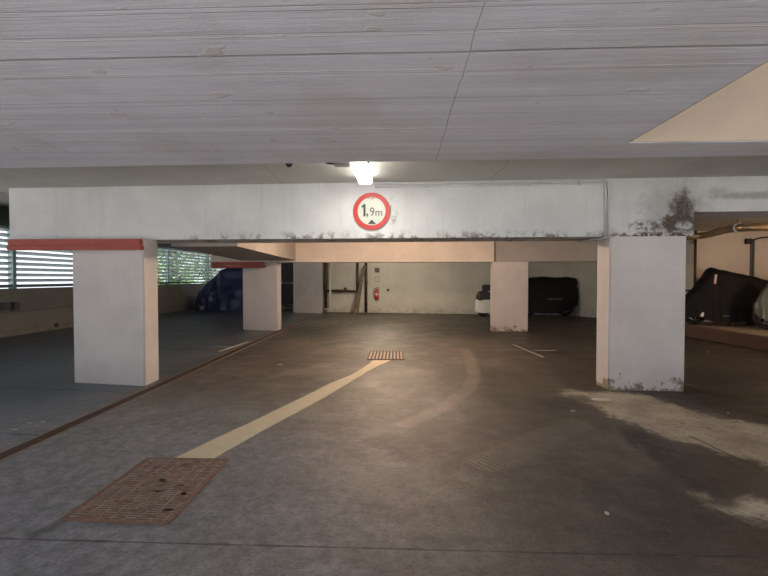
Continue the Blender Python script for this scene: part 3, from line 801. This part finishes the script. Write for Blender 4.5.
def wheel(parent, x, name, R=.31, fat=.06):
    w = lobj(name, torus(B(), (x, 0, R), R - fat, fat), 'tyre', parent, smooth=True)
    bm = B(); torus(bm, (x, 0, R), R - fat * 1.9, .014); lathe(bm, [(.05, -.05), (.05, .05)], (x, 0, R), 'y', 14)
    for k in range(9):
        a = 2 * PI * k / 9; tube(bm, [(x + .04 * math.cos(a), 0, R + .04 * math.sin(a)), (x + (R - fat * 1.9) * math.cos(a), 0, R + (R - fat * 1.9) * math.sin(a))], .011, 6)
    lobj('rim', bm, 'metal', w)
    bm = B(); lathe(bm, [(.11, -.075), (.11, -.069)], (x, 0, R), 'y', 24); lobj('brake_disc', bm, 'rustpale', w)
def moto(name, loc, rz, label, prof, mat, seed, pleat=.02, group='parked motorcycles'):
    r = empty(name, loc, label, 'motorcycle', group, rz)
    wheel(r, -.72, 'front_wheel'); wheel(r, .72, 'rear_wheel')
    bm = B()
    for s_ in (-.09, .09): tube(bm, [(-.72, s_, .31), (-.48, s_, .9)], .025, 10)
    lobj('fork', bm, 'metal', r, smooth=True)
    bm = B(); tube(bm, [(-.48, 0, .85), (-.3, 0, .5), (-.2, 0, .3), (.3, 0, .3), (.4, 0, .5)], .035, 8); tube(bm, [(-.45, 0, .85), (.2, 0, .75), (.75, 0, .8)], .03, 8)
    for s_ in (-.1, .1): tube(bm, [(.25, s_, .38), (.72, s_, .31)], .022, 8)
    lobj('frame', bm, 'dark', r)
    lobj('engine', box(B(), -.25, .25, -.15, .15, .2, .56), 'dark', r, bevel=.04)
    lobj('exhaust', tube(B(), [(-.2, -.14, .3), (.1, -.17, .22), (.5, -.19, .28), (.9, -.2, .36)], [.02, .022, .045, .05], 12), 'metal', r, smooth=True)
    lobj('side_stand', tube(B(), [(.0, -.12, .25), (.05, -.3, .005)], .012, 8), 'metal', r)
    c = lobj('cover', drape(prof, seed=seed, pleat=pleat), mat, r, smooth=True)
    return r, c
# platform bike, front wheel to the left
p = gp(696, 325.5, .26)
profA = [(-1.08, .1, .14, .5, .24), (-.98, .15, .2, .72, .2), (-.75, .18, .26, .95, .24), (-.52, .22, .36, 1.25, .12), (-.33, .24, .4, 1.52, .1), (-.1, .2, .4, 1.46, .1),
         (.35, .18, .36, 1.36, .1), (.7, .18, .34, 1.28, .1), (1.05, .16, .26, 1.18, .12), (1.22, .08, .16, 1.0, .25)]
b1, c1 = moto('covered_motorcycle', (p.x + .8, p.y + .15, .26), math.radians(-4), 'motorcycle under a tented black cover on the right platform, small red and white tag', profA, 'black', 1)
bm = B(); box(bm, -.018, .018, -.006, 0, -.11, .11)
def patch(parent_root, u, v, name, w, h, mat, tilt=0, lift=.0, zrot=0):
    """small patch on the cover, placed where the photo's sight line meets it"""
    mw = Matrix.Translation(parent_root.location) @ Matrix.Rotation(parent_root.rotation_euler.z, 4, 'Z'); inv = mw.inverted()
    o = inv @ Vector((0, 0, CAMZ)); d = (inv.to_3x3() @ ray(u, v)).normalized()
    cov = [c for c in parent_root.children if c.name.startswith('cover')][0]
    bmx = B(); bmx.from_mesh(cov.data)
    from mathutils.bvhtree import BVHTree
    hit = BVHTree.FromBMesh(bmx).ray_cast(o, d); bmx.free()
    if hit[0] is None: print('patch missed', name); return
    nrm = hit[1] if hit[1].dot(d) < 0 else -hit[1]
    c = hit[0] + nrm * .006; rt = Vector((0, 0, 1)).cross(nrm).normalized(); up = nrm.cross(rt)
    rt, up = rt * math.cos(tilt) + up * math.sin(tilt), up * math.cos(tilt) - rt * math.sin(tilt)
    bm = B(); a = []
    for dz in (-.004, .004):
        a.append([bm.verts.new(c + rt * x * w / 2 + up * y * h / 2 + nrm * dz) for x, y in ((-1, -1), (1, -1), (1, 1), (-1, 1))])
    bm.faces.new(a[0]); bm.faces.new(a[1][::-1])
    for i in range(4): bm.faces.new((a[0][i], a[0][(i + 1) % 4], a[1][(i + 1) % 4], a[1][i]))
    o2 = lobj(name, bm, mat, cov); return o2
patch(b1, 715.3, 279.2, 'red_tag', .065, .25, 'signred', -.1)
q = patch(b1, 715.3, 279.2, 'white_tag', .04, .23, 'white', -.1)
if q: q.location.y -= .012
patch(b1, 702.5, 314.6, 'mark_glint_patch', .07, .11, 'white', -.6)
patch(b1, 726, 316, 'mark_glint_patch', .14, .03, 'boxgrey', 0)
# clear plastic covered bike at the picture edge
p = gp(791, 333, .26)
profB = [(-1.0, .05, .1, .62, .4), (-.85, .16, .3, .95, .28), (-.6, .26, .4, 1.3, .25), (-.35, .28, .42, 1.36, .25), (.1, .22, .4, 1.15, .25), (.7, .2, .36, 1.0, .25), (1.05, .12, .2, .8, .35)]
b2, c2 = moto('covered_motorcycle', (p.x + .62, p.y + .25, .26), math.radians(-30), 'motorcycle under pale greenish plastic sheet at the right picture edge', profB, 'plastic', 5, .035)
lobj('windscreen', lathe(B(), [(.02, 1.18), (.09, 1.3), (.1, 1.42), (.05, 1.5)], (-.42, 0, 0), seg=14), 'gold', b2, smooth=True)
# rear right bike, front wheel to the right
p = gp(566, 316.5); q0 = gp(528, 317)
profC = [(-1.14, .1, .2, 1.34, .7), (-1.06, .2, .3, 1.5, .42), (-.75, .3, .36, 1.55, .24), (-.35, .3, .38, 1.52, .12), (.2, .26, .38, 1.56, .12), (.7, .24, .36, 1.52, .12), (1.0, .2, .3, 1.46, .3), (1.1, .1, .15, 1.3, .4)]
b3, c3 = moto('covered_motorcycle', (p.x - .6, p.y + .4, 0), math.radians(180 - 3), 'motorcycle under a black cover with small pale lettering, in the rear right corner', profC, 'black', 9, .015)
for k in range(9): patch(b3, 548.5 + k * 1.6, 299 + (k % 2) * .2, 'lettering_mark', .045, .05 if k % 3 else .065, 'boxgrey')
patch(b3, 577.2, 286.3, 'mark_glint_patch', .06, .14, 'white', .1)  # white glint on the cover, made as a flat patch
# scooter behind the middle right column
p = gp(482, 317)
sc = empty('motor_scooter', (p.x + .66, p.y + .35, 0), 'white scooter with black seat half hidden behind the middle right column', 'scooter', None, 0)
wheel(sc, -.55, 'rear_wheel', .24, .06); wheel(sc, .62, 'front_wheel', .24, .06)
lobj('rear_body', drape([(-.86, .1, .12, .62, .2), (-.8, .16, .2, .68, .16), (-.55, .2, .24, .72, .14), (-.2, .18, .22, .7, .16), (.05, .14, .2, .42, .22), (.35, .14, .2, .34, .22), (.5, .1, .12, .34, .24)], pleat=.004), 'white', sc, smooth=True)
lobj('seat', drape([(-.82, .08, .1, .82, .64), (-.72, .17, .18, .98, .62), (-.5, .18, .19, 1.03, .66), (-.1, .15, .17, .86, .66), (.08, .08, .1, .8, .66)], pleat=.006), 'blacksheen', sc, smooth=True)
lobj('top_case', box(B(), -.58, -.2, -.2, .2, 1.0, 1.24), 'blacksheen', sc, bevel=.04)
lobj('leg_shield', drape([(.4, .16, .2, .98, .26), (.5, .18, .22, 1.02, .28), (.62, .08, .1, .96, .4)], pleat=.004), 'white', sc, smooth=True)
bm = B(); tube(bm, [(.62, 0, .24), (.46, 0, 1.05)], .03, 10); tube(bm, [(.44, -.32, 1.08), (.44, .32, 1.08)], .016, 8); lobj('handlebar', bm, 'dark', sc, smooth=True)

# tarpaulin vehicle on the left
p = gp(192, 313)
XT0 = p.x
r = empty('tarpaulin_vehicle', (XT0 + 1.55, 20.6, 0), 'vehicle hidden under a dark navy tarpaulin behind the middle left column', 'covered vehicle')
prof = [(-1.98, .5, .95, .25, .0), (-1.93, .6, 1.0, .95, .0), (-1.72, .62, 1.02, 1.18, .0), (-1.3, .64, 1.05, 1.52, .0), (-.88, .66, 1.05, 1.9, .0), (-.7, .68, 1.05, 1.99, .0), (.3, .68, 1.05, 2.02, .0), (1.0, .66, 1.0, 1.95, .0), (1.3, .55, .95, 1.5, 0)]
bm = drape(prof, n=40, pleat=.11, seed=3, ky=5)
for v in bm.verts:
    if v.co.z < 0: v.co.z = 0
lobj('tarpaulin', bm, 'tarp', r, smooth=True)

# ------------------------------------------------------------------ right bay pipes
zz = 2.56
a = yp(684, 236, 12.2); 
Pp = [Vector((yp(690, 236, 12.0).x - .9, 12.3, zz)), yp(705, 235.5, 11.6), yp(722, 230.5, 10.5), yp(740, 227.5, 9.6), yp(800, 226.5, 9.4)]
for q in Pp[1:]: pass
r = empty('ventilation_pipe', Pp[2], 'thick brass coloured lagged pipe bending under the ceiling above the platform', 'pipe')
obj('pipe', tube(B(), bend(Pp, .25), .085, 16), 'rustpipe' if 'rustpipe' in M else 'whitepipe', r, smooth=True)
for q in (2, 3):
    c = Pp[q]; bm = B(); tube(bm, [c + (Pp[q - 1] - c).normalized() * .16, c + (Pp[q - 1] - c).normalized() * .1], .098, 16); obj('band', bm, 'metal', r)
    bm = B(); tube(bm, [c + Vector((0, 0, .08)), Vector((c.x, c.y, HC))], .01, 8); obj('hanger', bm, 'metal', r)
a = yp(695.5, 240, NW - .06)
r = empty('drain_pipe', (a.x, NW - .06, 0), 'thin brown vertical pipe on the niche wall just right of the front right column', 'pipe')
obj('pipe', tube(B(), [(a.x, NW - .06, .0), (a.x, NW - .06, HC)], .035), 'brownpipe', r, smooth=True)
b = yp(684, 290.5, NW - .12)
obj('side_branch', tube(B(), [(a.x, NW - .1, b.z), (b.x - .3, NW - .1, b.z)], .025), 'brownpipe', r, smooth=True)
a = yp(753, 245, NW - .05)
r = empty('cable_duct', (a.x, NW - .05, .26), 'twin grey vertical ducts with black box on top, above the platform motorcycle', 'cable duct')
bm = B(); box(bm, a.x - .045, a.x - .012, NW - .05, NW - .002, .27, a.z + .15); box(bm, a.x + .015, a.x + .05, NW - .05, NW - .002, .27, a.z + .15); obj('duct', bm, 'boxgrey', r)
c = yp(750, 241, NW - .1); obj('box', box(B(), c.x - .08, c.x + .06, NW - .1, NW - .002, c.z - .08, c.z + .07), 'signblack', r, bevel=.01)
obj('cable', tube(B(), bend([(c.x + .08, NW - .04, c.z + .02), (c.x + .35, NW - .04, c.z + .1), (c.x + .7, NW - .04, c.z + .12)], .08), .02), 'dark', r, smooth=True)
c = gp(0, 310) ; 
# small things on the left parapet
p = yp(7.5, 307, 10.6)
a = Vector((XP + .14, gp(7.5, 337).y, .0)); d = ray(9, 306); t = (XP + .02) / d.x; a = d * t + Vector((0, 0, CAMZ))
r = empty('outlet_box', a, 'small grey blue outlet boxes on the left parapet near the picture edge', 'outlet box')
lobj('box', box(B(), -.02, .1, -.28, -.02, -.1, .1), 'boxgrey', r, bevel=.01); lobj('box', box(B(), -.02, .12, .02, .2, -.12, .1), 'boxgrey', r, bevel=.01)
d = ray(56.5, 325); t = (XP + .15) / d.x; a = d * t + Vector((0, 0, CAMZ))
bm = B(); lathe(bm, [(.07, -.02), (.07, .02), (.04, .03)], a, 'x', 12); tag(obj('drain_spout', bm, 'rust'), 'small rusty round spout low on the left parapet', 'spout')

# ------------------------------------------------------------------ trees outside
def tree(x, y, h, rad, seed, mat, label, nl=3800):
    rnd = random.Random(seed)
    r = empty('leafy_tree', (x, y, -.22), label, 'tree', 'trees outside the louvres')
    bm = B(); tube(bm, [(0, 0, 0), (.1, .05, h * .35), (0, .1, h * .8)], [.14, .1, .03], 8)
    for k in range(7):
        a = rnd.uniform(0, 6.28); z = h * rnd.uniform(.25, .6); tube(bm, [(0, 0, z), (math.cos(a) * rad * .7, math.sin(a) * rad * .7, z + rad * .4)], [.05, .015], 6)
    lobj('trunk', bm, 'bark', r)
    cl = [(rnd.uniform(-1, 1) * rad, rnd.uniform(-1, 1) * rad, rnd.uniform(.12, 1) * h) for _ in range(26)]
    bm = B()
    for _ in range(nl):
        c = rnd.choice(cl); q = Vector((rnd.gauss(c[0], .38), rnd.gauss(c[1], .38), rnd.gauss(c[2], .32)))
        if q.z < .05: continue
        d = Vector((rnd.uniform(-1, 1), rnd.uniform(-1, 1), rnd.uniform(-1, .4))).normalized(); s_ = d.orthogonal().normalized(); l = rnd.uniform(.08, .16)
        A = [bm.verts.new(q), bm.verts.new(q + d * l * .5 + s_ * l * .28), bm.verts.new(q + d * l), bm.verts.new(q + d * l * .5 - s_ * l * .28)]
        bm.faces.new(A)
    lobj('foliage', bm, mat, r)
T = [(-12.9, 21.2, 3.6, 1.0, 'leaf', 'light green tree outside, seen just right of the front left column'),
     (-12.9, 25.0, 4.2, 1.2, 'leaf2', 'dark green tree outside, filling the louvres left of the tarpaulin'),
     (-17.6, 27.8, 4.8, 1.3, 'leaf', 'tall green tree outside behind the pale louvre post'),
     (-12.9, 29.6, 4.2, 1.2, 'leaf2', 'dark tree outside beyond the far louvre screen'),
     (-17.6, 33.5, 4.6, 1.3, 'leaf', 'distant green tree outside the louvres, farthest back')]
for i, (x, y, h, rad, m_, lab) in enumerate(T): tree(x, y, h, rad, 11 + i, m_, lab)

# ------------------------------------------------------------------ world
w = bpy.data.worlds.new('world'); SC.world = w; w.use_nodes = True
nt = w.node_tree; bg = nt.nodes['Background']
bg.inputs[0].default_value = (.87, .93, 1.0, 1); bg.inputs[1].default_value = 1.35
SC.view_settings.view_transform = 'Standard'; SC.view_settings.look = 'None'
SC.view_settings.gamma = 1; SC.view_settings.use_curve_mapping = False; SC.view_settings.exposure = 0.12

sl = bpy.data.lights.new('sun', 'SUN'); sl.energy = 16; sl.angle = .01; sl.color = (1, .96, .9)
so = bpy.data.objects.new('sun', sl); COL.objects.link(so); so.location = (0, -20, 20); so.rotation_euler = (math.radians(20), 0, math.radians(160))
